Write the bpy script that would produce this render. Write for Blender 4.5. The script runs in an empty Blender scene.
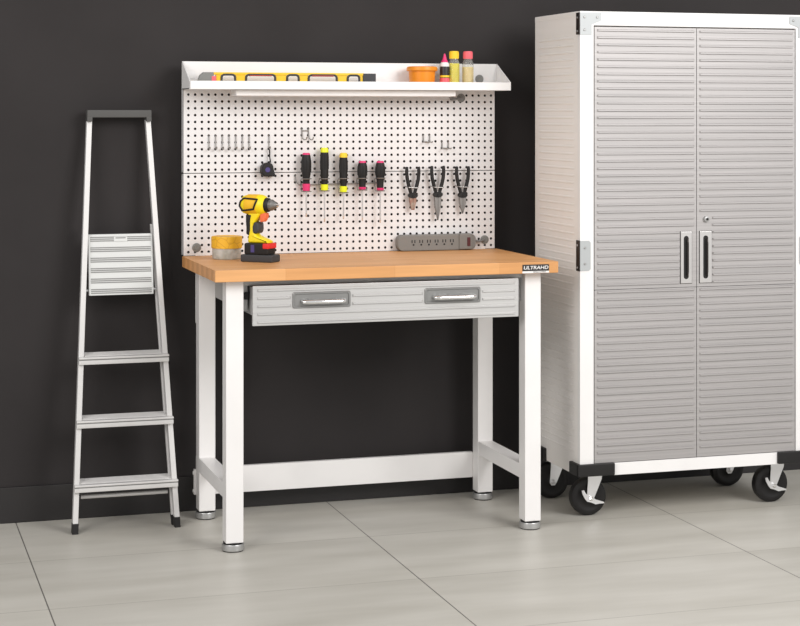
import bpy, bmesh, math, random
from mathutils import Vector, Matrix
random.seed(7)
PI = math.pi
S = bpy.context.scene
COL = S.collection

# ------------------------------------------------------------------ camera
F_PX, YAW, HORIZON, EYE = 1741.33, 0.3009, 114.3, 1.4599
cam_d = bpy.data.cameras.new('camera')
cam = bpy.data.objects.new('camera', cam_d)
COL.objects.link(cam)
cam.location = (-1.1184, -6.3465, EYE)
cam.rotation_euler = (PI / 2, 0, -YAW)
cam_d.sensor_fit = 'HORIZONTAL'
cam_d.sensor_width = 36
cam_d.lens = F_PX * 36 / 800
cam_d.shift_y = -(313 - HORIZON) / 800
S.camera = cam

# ------------------------------------------------------------------ world, lamps, exposure
world = bpy.data.worlds.new('studio')
S.world = world
world.use_nodes = True
bg = world.node_tree.nodes['Background']
bg.inputs[0].default_value = (1.0, 0.99, 0.985, 1)
bg.inputs[1].default_value = 0.68


def area(name, loc, target, size, size_y, power, colour=(1, 1, 1)):
    d = bpy.data.lights.new(name, 'AREA')
    d.shape = 'RECTANGLE'
    d.size, d.size_y, d.energy, d.color = size, size_y, power, colour
    o = bpy.data.objects.new(name, d)
    COL.objects.link(o)
    o.location = loc
    o.rotation_euler = (Vector(target) - Vector(loc)).to_track_quat('-Z', 'Y').to_euler()
    return o


area('key_softbox', (2.9, -4.8, 3.3), (0.7, -0.3, 0.7), 2.3, 2.3, 165, (1, 0.985, 0.975))
area('fill_softbox', (-3.0, -3.6, 2.9), (0.9, -0.3, 1.1), 2.2, 2.2, 85, (1, 0.965, 0.94))
S.view_settings.view_transform = 'Standard'
S.view_settings.look = 'None'
S.view_settings.gamma = 1
S.view_settings.exposure = 0.08


# ------------------------------------------------------------------ materials
def mat(name, col, rough=0.5, metal=0.0, **kw):
    m = bpy.data.materials.new(name)
    m.use_nodes = True
    b = m.node_tree.nodes['Principled BSDF']
    b.inputs['Base Color'].default_value = (*col, 1)
    b.inputs['Roughness'].default_value = rough
    b.inputs['Metallic'].default_value = metal
    for k, v in kw.items():
        b.inputs[k.replace('_', ' ')].default_value = v
    return m


def nodes(m):
    nt = m.node_tree
    return nt, nt.nodes, nt.links, nt.nodes['Principled BSDF']


def vary(m, scale, c0, c1, stretch=(1, 1, 1), bump=0.0, bscale=200, lo=0.35, hi=0.65):
    """noise-driven colour between c0 and c1 (object space) and an optional fine bump"""
    nt, N, L, b = nodes(m)
    tc = N.new('ShaderNodeTexCoord')
    mp = N.new('ShaderNodeMapping')
    mp.inputs['Scale'].default_value = stretch
    L.new(tc.outputs['Object'], mp.inputs[0])
    n = N.new('ShaderNodeTexNoise')
    n.inputs['Scale'].default_value = scale
    n.inputs['Detail'].default_value = 5
    L.new(mp.outputs[0], n.inputs['Vector'])
    r = N.new('ShaderNodeValToRGB')
    r.color_ramp.elements[0].position = lo
    r.color_ramp.elements[1].position = hi
    r.color_ramp.elements[0].color = (*c0, 1)
    r.color_ramp.elements[1].color = (*c1, 1)
    L.new(n.outputs['Fac'], r.inputs[0])
    L.new(r.outputs[0], b.inputs['Base Color'])
    if bump:
        n2 = N.new('ShaderNodeTexNoise')
        n2.inputs['Scale'].default_value = bscale
        L.new(mp.outputs[0], n2.inputs['Vector'])
        bp = N.new('ShaderNodeBump')
        bp.inputs['Strength'].default_value = bump
        bp.inputs['Distance'].default_value = 0.001
        L.new(n2.outputs['Fac'], bp.inputs['Height'])
        L.new(bp.outputs[0], b.inputs['Normal'])
    return m


M = {}
M['wall'] = vary(mat('charcoal_wall_paint', (.04, .036, .036), .8, 0, Specular_IOR_Level=.2), 2.0, (.0285, .0255, .0255), (.034, .0305, .0305))
M['base'] = mat('black_baseboard', (.016, .014, .014), .5)
M['white'] = vary(mat('white_powder_coat', (.8, .78, .77), .38), 6, (.80, .785, .775), (.83, .815, .805), bump=.05, bscale=400)
M['peg'] = mat('white_pegboard_enamel', (.735, .722, .722), .5)
M['cabside'] = vary(mat('white_cabinet_enamel', (.78, .74, .71), .42), 8, (.84, .81, .775), (.87, .84, .81), (1, .2, 3))
M['steel'] = vary(mat('brushed_steel', (.5, .48, .475), .52, 0.6), 4, (.41, .395, .39), (.47, .45, .445), (.4, 1, 30), bump=.12, bscale=60)
M['drawer_steel'] = vary(mat('satin_drawer_steel', (.6, .59, .58), .42, 0.6), 4, (.55, .545, .54), (.60, .595, .585), (.4, 1, 30), bump=.1, bscale=60)
M['zinc'] = mat('zinc_plated_steel', (.75, .75, .76), .3, .8)
M['chrome'] = mat('polished_chrome', (.82, .82, .82), .12, 1)
M['satin'] = mat('satin_nickel', (.40, .40, .395), .4, .6)
M['plate'] = mat('polished_handle_plate', (.72, .70, .69), .3, .85)
M['hinge_plate'] = mat('pale_grey_hinge_plate', (.44, .46, .465), .45, .2)
M['foot'] = mat('brushed_foot_steel', (.48, .48, .475), .35, .7)
M['darksatin'] = mat('dark_satin_plate', (.27, .27, .265), .4, .6)
M['darkchrome'] = mat('chrome_painted_dark', (.035, .028, .026), .35, .5)  # hinge chrome, its dark reflection put into the base colour
M['alu'] = vary(mat('ladder_aluminium', (.68, .67, .66), .45, .3), 5, (.66, .65, .64), (.74, .73, .72), (1, 1, .3))
M['alu_white'] = mat('pale_anodised_plate', (.66, .67, .66), .5, .1)
M['groove'] = mat('grey_grip_strip', (.25, .25, .245), .6, .2)
M['greyplastic'] = mat('grey_plastic', (.075, .073, .07), .5)
M['darkplastic'] = mat('black_plastic', (.014, .013, .013), .5, 0, Specular_IOR_Level=.3)
M['charcoal'] = mat('charcoal_plastic', (.05, .05, .053), .5, 0, Specular_IOR_Level=.3)
M['rubber'] = mat('black_rubber', (.012, .011, .011), .45, 0, Specular_IOR_Level=.35)
M['tyre'] = mat('black_caster_tyre', (.012, .011, .011), .45, 0, Specular_IOR_Level=.3)
M['wheelhub'] = mat('dark_wheel_hub', (.03, .028, .028), .4)
M['yellow'] = mat('yellow_tool_plastic', (.88, .55, .012), .4)
M['drillyellow'] = mat('bright_yellow_plastic', (.90, .70, .008), .38)
M['panelyellow'] = mat('warm_yellow_plastic', (.85, .48, .012), .4)
M['lime'] = mat('lime_yellow_plastic', (.80, .84, .015), .4)
M['pink'] = mat('magenta_plastic', (.72, .03, .16), .4)
M['coral'] = mat('coral_pink_plastic', (.85, .13, .16), .4)
M['red'] = mat('red_plastic', (.75, .02, .02), .4)
M['orangetrigger'] = mat('orange_trigger', (.85, .17, .06), .45)
M['orange'] = mat('orange_plastic', (.85, .27, .008), .4)
M['stripgrey'] = mat('warm_grey_plastic', (.185, .178, .165), .5)
M['cordgrey'] = mat('grey_cord', (.2, .195, .19), .5)
M['grommet'] = mat('grey_grommet', (.21, .21, .1985), .5)
M['darkred2'] = mat('dark_red_plastic', (.38, .03, .02), .5)
M['darkred'] = mat('dark_red_rocker', (.07, .003, .006), .4)
M['wire'] = mat('tool_hook_wire', (.32, .31, .30), .35, .8)
M['shaft'] = mat('screwdriver_steel', (.72, .70, .69), .25, .9)
M['plier_steel'] = mat('plier_steel', (.24, .23, .22), .38, .7)
M['copper_jaw'] = vary(mat('copper_toned_jaw', (.5, .3, .22), .4, .6), 60, (.38, .30, .24), (.30, .14, .10))
M['purple'] = mat('violet_sticker', (.06, .045, .19), .5)
M['labelblack'] = mat('black_label', (.02, .018, .018), .4)
M['labelwhite'] = mat('white_label', (.82, .80, .78), .5)
M['labelyellow'] = mat('yellow_label', (.9, .6, .02), .5)
M['tubclear'] = vary(mat('cloudy_clear_plastic', (.55, .55, .5), .25, 0, Transmission_Weight=.35, IOR=1.3), 40, (.50, .50, .44), (.72, .71, .66))
M['greenliquid'] = mat('yellow_green_liquid', (.86, .74, .010), .2, 0)
M['amberliquid'] = mat('pale_amber_liquid', (.86, .68, .30), .2, 0)
M['glass'] = mat('clear_bottle_plastic', (.93, .93, .9), .08, 0, Transmission_Weight=.9, IOR=1.2)
M['diffuser'] = mat('frosted_diffuser', (.85, .83, .82), .6)


def floor_material():
    m = mat('beige_stone_tile', (.45, .42, .38), .42)
    nt, N, L, b = nodes(m)
    geo = N.new('ShaderNodeNewGeometry')
    sep = N.new('ShaderNodeSeparateXYZ')
    L.new(geo.outputs['Position'], sep.inputs[0])

    def math_(op, a, bb=None):
        n = N.new('ShaderNodeMath')
        n.operation = op
        for i, v in enumerate((a, bb)):
            if v is None:
                continue
            if isinstance(v, (int, float)):
                n.inputs[i].default_value = v
            else:
                L.new(v, n.inputs[i])
        return n.outputs[0]

    def joint(c, offset, pitch, half):
        u = math_('DIVIDE', math_('SUBTRACT', c, offset), pitch)
        d = math_('ABSOLUTE', math_('SUBTRACT', u, math_('ROUND', u)))
        return math_('LESS_THAN', math_('MULTIPLY', d, pitch), half), math_('FLOOR', u)

    jx, ix = joint(sep.outputs[0], .562, 1.147, .0019)
    jy, iy = joint(sep.outputs[1], -1.137, .5715, .0026)
    # tile body: long soft veins across each tile, plus a small per-tile shift
    mp = N.new('ShaderNodeMapping')
    mp.inputs['Scale'].default_value = (.7, 3.2, 1)
    L.new(geo.outputs['Position'], mp.inputs[0])
    n1 = N.new('ShaderNodeTexNoise')
    n1.inputs['Scale'].default_value = 2.6
    n1.inputs['Detail'].default_value = 7
    L.new(mp.outputs[0], n1.inputs['Vector'])
    r = N.new('ShaderNodeValToRGB')
    r.color_ramp.elements[0].position = .3
    r.color_ramp.elements[1].position = .7
    r.color_ramp.elements[0].color = (.47, .45, .40, 1)
    r.color_ramp.elements[1].color = (.575, .555, .505, 1)
    L.new(n1.outputs['Fac'], r.inputs[0])
    cmb = N.new('ShaderNodeCombineXYZ')
    L.new(ix, cmb.inputs[0])
    L.new(iy, cmb.inputs[1])
    wn = N.new('ShaderNodeTexWhiteNoise')
    L.new(cmb.outputs[0], wn.inputs['Vector'])
    hs = N.new('ShaderNodeHueSaturation')
    L.new(r.outputs[0], hs.inputs['Color'])
    L.new(math_('ADD', math_('MULTIPLY', wn.outputs['Value'], .07), .965), hs.inputs['Value'])

    def mix(fac, a, colour):
        x = N.new('ShaderNodeMix')
        x.data_type = 'RGBA'
        L.new(fac, x.inputs[0])
        L.new(a, x.inputs[6])
        x.inputs[7].default_value = (*colour, 1)
        return x.outputs[2]

    c = mix(jy, hs.outputs[0], (.38, .36, .32))
    c = mix(jx, c, (.13, .12, .11))
    L.new(c, b.inputs['Base Color'])
    return m


def wood_material():
    m = mat('butcher_block_beech', (.6, .3, .12), .48, 0, Specular_IOR_Level=.3)
    nt, N, L, b = nodes(m)
    geo = N.new('ShaderNodeNewGeometry')
    br = N.new('ShaderNodeTexBrick')
    br.inputs['Scale'].default_value = 1
    br.inputs['Color1'].default_value = (.70, .37, .155, 1)
    br.inputs['Color2'].default_value = (.63, .31, .118, 1)
    br.inputs['Mortar'].default_value = (.55, .26, .095, 1)
    br.inputs['Mortar Size'].default_value = .0006
    br.inputs['Brick Width'].default_value = .38
    br.inputs['Row Height'].default_value = .044
    br.offset = .37
    sep = N.new('ShaderNodeSeparateXYZ')
    cmb = N.new('ShaderNodeCombineXYZ')
    L.new(geo.outputs['Position'], sep.inputs[0])
    L.new(sep.outputs[0], cmb.inputs[0])
    L.new(sep.outputs[1], cmb.inputs[1])
    L.new(cmb.outputs[0], br.inputs['Vector'])
    mp = N.new('ShaderNodeMapping')
    mp.inputs['Scale'].default_value = (3, 45, 45)
    L.new(geo.outputs['Position'], mp.inputs[0])
    n = N.new('ShaderNodeTexNoise')
    n.inputs['Scale'].default_value = 1.5
    n.inputs['Detail'].default_value = 6
    L.new(mp.outputs[0], n.inputs['Vector'])
    hs = N.new('ShaderNodeHueSaturation')
    L.new(br.outputs['Color'], hs.inputs['Color'])
    ma = N.new('ShaderNodeMath')
    ma.operation = 'MULTIPLY_ADD'
    ma.inputs[1].default_value = .36
    ma.inputs[2].default_value = .83
    L.new(n.outputs['Fac'], ma.inputs[0])
    L.new(ma.outputs[0], hs.inputs['Value'])
    L.new(hs.outputs[0], b.inputs['Base Color'])
    return m


def lid_material():
    m = mat('embossed_yellow_lid', (.85, .45, .02), .5)
    nt, N, L, b = nodes(m)
    tc = N.new('ShaderNodeTexCoord')
    w = N.new('ShaderNodeTexVoronoi')
    w.feature = 'DISTANCE_TO_EDGE'
    w.inputs['Scale'].default_value = 32
    L.new(tc.outputs['Object'], w.inputs['Vector'])
    r = N.new('ShaderNodeValToRGB')
    r.color_ramp.elements[0].color = (.66, .33, .015, 1)
    r.color_ramp.elements[0].position = .0
    r.color_ramp.elements[1].color = (.86, .47, .02, 1)
    r.color_ramp.elements[1].position = .07
    L.new(w.outputs['Distance'], r.inputs[0])
    L.new(r.outputs[0], b.inputs['Base Color'])
    return m


M['floor'] = floor_material()
M['wood'] = wood_material()
M['lid'] = lid_material()


# ------------------------------------------------------------------ mesh helpers
class MB:
    def __init__(s):
        s.bm = bmesh.new()

    def _add(s, other):
        me = bpy.data.meshes.new('tmp')
        other.to_mesh(me)
        other.free()
        s.bm.from_mesh(me)
        bpy.data.meshes.remove(me)
        return s

    def box(s, x0, x1, y0, y1, z0, z1, bev=0.0, seg=2):
        b = bmesh.new()
        bmesh.ops.create_cube(b, size=1)
        for v in b.verts:
            v.co = Vector(((x0 + x1) / 2 + v.co.x * (x1 - x0), (y0 + y1) / 2 + v.co.y * (y1 - y0), (z0 + z1) / 2 + v.co.z * (z1 - z0)))
        if bev:
            bmesh.ops.bevel(b, geom=list(b.edges), offset=bev, segments=seg, affect='EDGES', profile=.5)
        return s._add(b)

    def prism(s, poly, axis, a0, a1, bev=0.0, seg=2):
        """polygon extruded along axis; 2D coordinates are the two remaining axes in order"""
        b = bmesh.new()

        def co(p, a):
            return {'x': (a, p[0], p[1]), 'y': (p[0], a, p[1]), 'z': (p[0], p[1], a)}[axis]
        v0 = [b.verts.new(co(p, a0)) for p in poly]
        v1 = [b.verts.new(co(p, a1)) for p in poly]
        n = len(poly)
        b.faces.new(v0)
        b.faces.new(v1[::-1])
        for i in range(n):
            b.faces.new((v0[i], v1[i], v1[(i + 1) % n], v0[(i + 1) % n]))
        bmesh.ops.recalc_face_normals(b, faces=b.faces)
        if bev:
            bmesh.ops.bevel(b, geom=list(b.edges), offset=bev, segments=seg, affect='EDGES', profile=.5)
        return s._add(b)

    def hexa(s, lo, hi, bev=0.0):
        """eight corners: lo = 4 bottom points, hi = 4 top points"""
        b = bmesh.new()
        a = [b.verts.new(p) for p in lo]
        c = [b.verts.new(p) for p in hi]
        b.faces.new(a[::-1])
        b.faces.new(c)
        for i in range(4):
            b.faces.new((a[i], a[(i + 1) % 4], c[(i + 1) % 4], c[i]))
        bmesh.ops.recalc_face_normals(b, faces=b.faces)
        if bev:
            bmesh.ops.bevel(b, geom=list(b.edges), offset=bev, segments=2, affect='EDGES', profile=.5)
        return s._add(b)

    def lathe(s, prof, centre=(0, 0, 0), axis='z', seg=28, sx=1.0, sy=1.0):
        """profile of (radius, height) revolved about an axis through centre"""
        b = bmesh.new()
        rings = []

        def co(r, h, t):
            c, d = r * math.cos(t) * sx, r * math.sin(t) * sy
            v = {'z': (c, d, h), 'x': (h, c, d), 'y': (c, h, d)}[axis]
            return Vector(v) + Vector(centre)
        for r, h in prof:
            if r < 1e-6:
                rings.append([b.verts.new(co(0, h, 0))])
            else:
                rings.append([b.verts.new(co(r, h, 2 * PI * k / seg)) for k in range(seg)])
        for A, B in zip(rings, rings[1:]):
            for k in range(seg):
                k2 = (k + 1) % seg
                if len(A) == 1 and len(B) == 1:
                    continue
                if len(A) == 1:
                    b.faces.new((A[0], B[k], B[k2]))
                elif len(B) == 1:
                    b.faces.new((A[k], B[0], A[k2]))
                else:
                    b.faces.new((A[k], B[k], B[k2], A[k2]))
        for R in (rings[0], rings[-1]):
            if len(R) > 2:
                b.faces.new(R)
        bmesh.ops.recalc_face_normals(b, faces=b.faces)
        return s._add(b)

    def cyl(s, p0, p1, r0, r1=None, seg=20):
        return s.tube([p0, p1], [r0, r0 if r1 is None else r1], seg)

    def tube(s, pts, r, seg=10, closed=False):
        b = bmesh.new()
        pts = [Vector(p) for p in pts]
        n = len(pts)
        rr = r if isinstance(r, (list, tuple)) else [r] * n
        up = None
        rings = []
        for i, p in enumerate(pts):
            if closed:
                t = (pts[(i + 1) % n] - pts[i - 1]).normalized()
            else:
                t = (pts[min(i + 1, n - 1)] - pts[max(i - 1, 0)]).normalized()
            if up is None:
                up = Vector((0, 0, 1)) if abs(t.z) < .9 else Vector((0, 1, 0))
            side = t.cross(up).normalized()
            up = side.cross(t).normalized()
            rings.append([b.verts.new(p + (side * math.cos(2 * PI * k / seg) + up * math.sin(2 * PI * k / seg)) * rr[i]) for k in range(seg)])
        pairs = list(zip(rings, rings[1:])) + ([(rings[-1], rings[0])] if closed else [])
        for A, B in pairs:
            for k in range(seg):
                b.faces.new((A[k], A[(k + 1) % seg], B[(k + 1) % seg], B[k]))
        if not closed:
            b.faces.new(rings[0][::-1])
            b.faces.new(rings[-1])
        bmesh.ops.recalc_face_normals(b, faces=b.faces)
        return s._add(b)

    def rib(s, x0, x1, y, z, h, d, taper=.004):
        """raised horizontal rib on a face looking towards -y"""
        b = bmesh.new()
        k = h * .28
        back = [(x0, y, z - h / 2), (x1, y, z - h / 2), (x1, y, z + h / 2), (x0, y, z + h / 2)]
        front = [(x0 + taper, y - d, z - k), (x1 - taper, y - d, z - k), (x1 - taper, y - d, z + k), (x0 + taper, y - d, z + k)]
        A = [b.verts.new(p) for p in back]
        B = [b.verts.new(p) for p in front]
        b.faces.new(B)
        for i in range(4):
            b.faces.new((A[i], A[(i + 1) % 4], B[(i + 1) % 4], B[i]))
        bmesh.ops.recalc_face_normals(b, faces=b.faces)
        for f in b.faces:
            if f.normal.y > 0:
                f.normal_flip()
        return s._add(b)

    def rib_side(s, x, y0, y1, z, h, d, taper=.02):
        """raised horizontal rib on a face looking towards -x"""
        b = bmesh.new()
        k = h * .25
        A = [b.verts.new(p) for p in ((x, y0, z - h / 2), (x, y1, z - h / 2), (x, y1, z + h / 2), (x, y0, z + h / 2))]
        B = [b.verts.new(p) for p in ((x - d, y0 + taper, z - k), (x - d, y1 - taper, z - k), (x - d, y1 - taper, z + k), (x - d, y0 + taper, z + k))]
        b.faces.new(B)
        for i in range(4):
            b.faces.new((A[i], A[(i + 1) % 4], B[(i + 1) % 4], B[i]))
        for f in b.faces:
            f.normal_update()
            if f.normal.x > 0:
                f.normal_flip()
        return s._add(b)

    def dish(s, x0, x1, z0, z1, y, thick, rim, depth, bev=.004):
        """plate on a -y face with a recessed middle"""
        b = bmesh.new()

        def rect(ix, iz, yy, c):
            pts = []
            for cx, cz, a0 in ((x1 - ix, z1 - iz, 0), (x0 + ix, z1 - iz, 90), (x0 + ix, z0 + iz, 180), (x1 - ix, z0 + iz, 270)):
                sx = -1 if a0 in (0, 270) else 1
                sz = -1 if a0 in (0, 90) else 1
                for q in range(5):
                    a = math.radians(a0 + q * 22.5)
                    pts.append((cx + sx * c + c * math.cos(a), yy, cz + sz * c + c * math.sin(a)))
            return [b.verts.new(p) for p in pts]
        rings = [rect(0, 0, y, bev), rect(0, 0, y - thick * .6, bev), rect(thick * .4, thick * .4, y - thick, bev), rect(rim, rim, y - thick, bev),
                 rect(rim + .002, rim + .002, y - thick + depth, bev)]
        for A, B in zip(rings, rings[1:]):
            n = len(A)
            for i in range(n):
                b.faces.new((A[i], A[(i + 1) % n], B[(i + 1) % n], B[i]))
        b.faces.new(rings[-1])
        bmesh.ops.recalc_face_normals(b, faces=b.faces)
        return s._add(b)


HOME = {}


def finish(me, m):
    if m:
        me.materials.append(m)
    me.shade_smooth()
    me.set_sharp_from_angle(angle=math.radians(35))


def tag(o, label=None, cat=None, group=None, kind=None):
    for k, v in (('label', label), ('category', cat), ('group', group), ('kind', kind)):
        if v:
            o[k] = v
    return o


def thing(name, label, cat, loc, rot=0.0, group=None, local=False):
    """Empty at a thing's base; local=True means its parts are built in its own frame"""
    o = bpy.data.objects.new(name, None)
    o.empty_display_size = .05
    COL.objects.link(o)
    o.location = loc
    o.rotation_euler = (0, 0, rot)
    HOME[o.name] = Vector((0, 0, 0)) if local else Vector(loc)
    return tag(o, label, cat, group)


def obj(name, mb, m, parent=None, label=None):
    me = bpy.data.meshes.new(name)
    if parent is not None:
        off = HOME[parent.name]
        if off.length:
            bmesh.ops.translate(mb.bm, vec=-off, verts=mb.bm.verts)
    mb.bm.to_mesh(me)
    mb.bm.free()
    finish(me, m)
    o = bpy.data.objects.new(name, me)
    COL.objects.link(o)
    wn = o.modifiers.new('weighted_normals', 'WEIGHTED_NORMAL')
    wn.keep_sharp = True
    wn.weight = 100
    if parent is not None:
        o.parent = parent
        HOME[o.name] = HOME[parent.name]
    if label:
        o['label'] = label
    return o


def kids(o):
    return [c for c in bpy.data.objects if c.parent == o]


def dup(o, parent=None):
    c = o.copy()
    COL.objects.link(c)
    if parent is not None:
        c.parent = parent
    HOME[c.name] = HOME.get(o.name, Vector())
    for ch in kids(o):
        dup(ch, c)
    return c


def lettering(name, text, size, loc, m, parent, shear=0.0, bold=0.0, stretch=1.0):
    cu = bpy.data.curves.new('tmp', 'FONT')
    cu.body = text
    cu.size = size
    cu.extrude = .0003
    cu.shear = shear
    cu.offset = bold
    cu.align_x = 'CENTER'
    cu.align_y = 'CENTER'
    t = bpy.data.objects.new('tmp', cu)
    COL.objects.link(t)
    bpy.context.view_layer.update()
    me = bpy.data.meshes.new_from_object(t.evaluated_get(bpy.context.evaluated_depsgraph_get()))
    bpy.data.objects.remove(t)
    bpy.data.curves.remove(cu)
    mb = MB()
    mb.bm.from_mesh(me)
    bpy.data.meshes.remove(me)
    mb.bm.transform(Matrix.Translation(loc) @ Matrix.Rotation(PI / 2, 4, 'X') @ Matrix.Diagonal((stretch, 1, 1, 1)))
    return obj(name, mb, m, parent)


# ------------------------------------------------------------------ the setting
def structure(name, mb, m):
    return tag(obj(name, mb, m), kind='structure')


structure('floor', MB().box(-4.5, 5.5, -7.5, .10, -.05, 0), M['floor'])
structure('wall_back', MB().box(-4.5, 5.5, .012, .10, 0, 3.0), M['wall'])
structure('baseboard_back', MB().box(-4.5, 5.5, 0, .0125, 0, .128, .003), M['base'])

# ------------------------------------------------------------------ workbench
PITCH, HX0, HZ0 = .02492, .0236, .9585      # peg holes
YB = -.070                                  # face of the pegboard
bench = thing('workbench', 'white steel workbench with butcher block top, wide drawer and pegboard back', 'workbench', (.6096, -.379, 0))
top = obj('tabletop', MB().box(0, 1.2192, -.6872, -.0715, .905, .945, .003), M['wood'], bench, 'butcher block wood tabletop')
badge = obj('badge', MB().box(1.0835, 1.1830, -.6886, -.6871, .9135, .9365, .001), M['labelblack'], bench, 'small black name badge on the front edge')
obj('badge_strip', MB().box(1.0835, 1.1830, -.6880, -.6871, .9065, .9134), M['labelwhite'], badge)
lettering('lettering', 'ULTRAHD', .0165, (1.1332, -.6889, .9250), M['labelwhite'], badge, .15, .0002, 1.24)
lettering('small_lettering', 'SEVILLE CLASSICS', .0062, (1.148, -.6883, .9100), M['labelblack'], badge)

for k, (lx, ly) in enumerate(((.0456, -.642), (1.1110, -.642), (.0476, -.151), (1.1126, -.151))):
    leg = obj('leg', MB().box(lx, lx + .060, ly, ly + .060, .030, .905, .003), M['white'], bench)
    cx, cy = lx + .03, ly + .03
    f = MB().lathe([(0, .003), (.036, .003), (.0375, .005), (.0375, .0215), (.0355, .0245), (0, .0245)], (cx, cy, 0))
    foot = obj('levelling_foot', f, M['foot'], leg, 'round steel levelling foot')
    obj('foot_pad', MB().lathe([(0, 0), (.0345, 0), (.0355, .0035), (0, .0035)], (cx, cy, 0)), M['darkplastic'], leg, 'black pad under the foot')
    obj('leg_plug', MB().lathe([(0, .0242), (.033, .0242), (.033, .0305), (0, .0305)], (cx, cy, 0)), M['darkplastic'], leg, 'black plug between leg and foot')
for lx in (.0466, 1.1146):
    obj('side_rail', MB().box(lx, lx + .058, -.5825, -.0905,   .172, .224, .003), M['white'], bench)
st = MB().box(.107, 1.1120, -.092, -.072, .0775, .1745, .002)
st.box(.0405, 1.180, -.0905, -.074, .0785, .1705, .002)
obj('back_rail', st, M['white'], bench)

for bx in (.0415, 1.179):
    for bz in (.092, .157):
        obj('bolt', MB().lathe([(0, -.004), (.006, -.004), (.0075, 0), (.0075, .003), (0, .003)], (bx, -.082, bz), 'x', 12), M['white'], bench)

# drawer between the front legs
h = MB().box(.1065, 1.1130, -.625, -.105, .886, .9045, .001)
h.box(.1065, .128, -.600, -.13, .800, .8865, .001).box(1.092, 1.1130, -.600, -.13, .800, .8865, .001)
obj('drawer_housing', h, M['satin'], bench)
obj('slide_block', MB().box(.1035, .1295, -.6135, -.6005, .838, .862, .002), M['darkplastic'], bench, 'black drawer slide block')
obj('slide_block', MB().box(1.0905, 1.1108, -.612, -.6005, .888, .8985, .001), M['darkplastic'], bench, 'black drawer slide block')
DX0, DX1, DY, DZ0, DZ1 = .1325, 1.0805, -.6600, .7535, .8870
d = MB().box(DX0, DX1, DY, DY + .012, DZ0, DZ1, .002)
d.box(DX0 + .001, DX0 + .004, DY + .011, -.15, DZ0 + .035, DZ1 - .006).box(DX1 - .004, DX1 - .001, DY + .011, -.15, DZ0 + .035, DZ1 - .006)
d.box(DX0 + .003, DX1 - .003, DY + .011, -.15, DZ0 + .035, DZ0 + .038).box(DX0 + .003, DX1 - .003, -.153, -.15, DZ0 + .035, DZ1 - .03)
plates = ((.2685, .4700), (.7345, .9375))
for z in (.872, .766, .7925):
    d.rib(DX0 + .014, DX1 - .014, DY, z, .009, .0048)
for z in (.8455, .819):
    for a, b in ((DX0 + .014, plates[0][0] - .006), (plates[0][1] + .006, plates[1][0] - .006), (plates[1][1] + .006, DX1 - .014)):
        d.rib(a, b, DY, z, .009, .0048)
drawer = obj('drawer', d, M['drawer_steel'], bench, 'wide ribbed steel drawer')
for a, b in plates:
    obj('handle_plate', MB().dish(a, b, .8085, .8625, DY, .005, .006, .0035, .006), M['darksatin'], drawer, 'dark recessed handle plate')
    x0, x1, zc = a + .034, b - .022, .8305
    pull = MB().tube([(x0, DY - .004, zc), (x0 + .004, DY - .018, zc), (x0 + .016, DY - .024, zc), (x1 - .016, DY - .024, zc), (x1 - .004, DY - .018, zc), (x1, DY - .004, zc)], .0075, 12)
    obj('pull', pull, M['chrome'], drawer, 'polished bar pull')


# pegboard panels with real holes
def peg_panel(k0, k1, z0, z1):
    b = bmesh.new()
    r, dp, ncol = .0051, .0025, 48
    xs = [HX0 + (i - .5) * PITCH for i in range(ncol + 1)]
    zs = [HZ0 + (k - .5) * PITCH for k in range(k0, k1 + 2)]
    zs[0], zs[-1] = max(zs[0], z0), min(zs[-1], z1)
    g = [[b.verts.new((x, YB, z)) for x in xs] for z in zs]
    for k in range(k1 - k0 + 1):
        for i in range(ncol):
            cx, cz = HX0 + i * PITCH, HZ0 + (k0 + k) * PITCH
            o = [b.verts.new((cx + r * math.cos(math.radians(22.5 + 45 * q)), YB, cz + r * math.sin(math.radians(22.5 + 45 * q)))) for q in range(8)]
            w = [b.verts.new((v.co.x, YB + dp, v.co.z)) for v in o]
            BL, BR, TL, TR = g[k][i], g[k][i + 1], g[k + 1][i], g[k + 1][i + 1]
            for f in ((TR, o[0], o[7], BR), (BR, o[6], o[5], BL), (BL, o[4], o[3], TL), (TL, o[2], o[1], TR)):
                b.faces.new(f)
            for cn, p, q in ((TR, 1, 0), (TL, 3, 2), (BL, 5, 4), (BR, 7, 6)):
                b.faces.new((cn, o[p], o[q]))
            for q in range(8):
                b.faces.new((o[q], o[(q + 1) % 8], w[(q + 1) % 8], w[q]))
    bmesh.ops.recalc_face_normals(b, faces=b.faces)
    if sum(f.normal.y for f in b.faces) > 0:
        bmesh.ops.reverse_faces(b, faces=b.faces)
    mb = MB()
    mb._add(b)
    # plain margins and the flanges folded back behind the sheet
    X0, X1 = .0035, 1.2112
    mb.box(X0, xs[0], YB, YB + .003, z0, z1).box(xs[-1], X1, YB, YB + .003, z0, z1)
    if zs[0] > z0:
        mb.box(xs[0], xs[-1], YB, YB + .003, z0, zs[0])
    if zs[-1] < z1:
        mb.box(xs[0], xs[-1], YB, YB + .003, zs[-1], z1)
    mb.box(X0, X0 + .002, YB, YB + .026, z0, z1).box(X1 - .002, X1, YB, YB + .026, z0, z1)
    mb.box(X0, X1, YB + .003, YB + .026, z0, z0 + .002).box(X0, X1, YB + .003, YB + .026, z1 - .002, z1)
    return mb


SEAM = HZ0 + 11.5 * PITCH
obj('pegboard_panel', peg_panel(0, 11, HZ0 - .5 * PITCH, SEAM - .0014), M['peg'], bench)
obj('pegboard_panel', peg_panel(12, 26, SEAM + .0014, 1.650), M['peg'], bench)
for ux in (.05, 1.116):
    obj('pegboard_bracket', MB().box(ux, ux + .055, -.0705, -.0665, .70, .955, .001), M['white'], bench)

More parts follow.
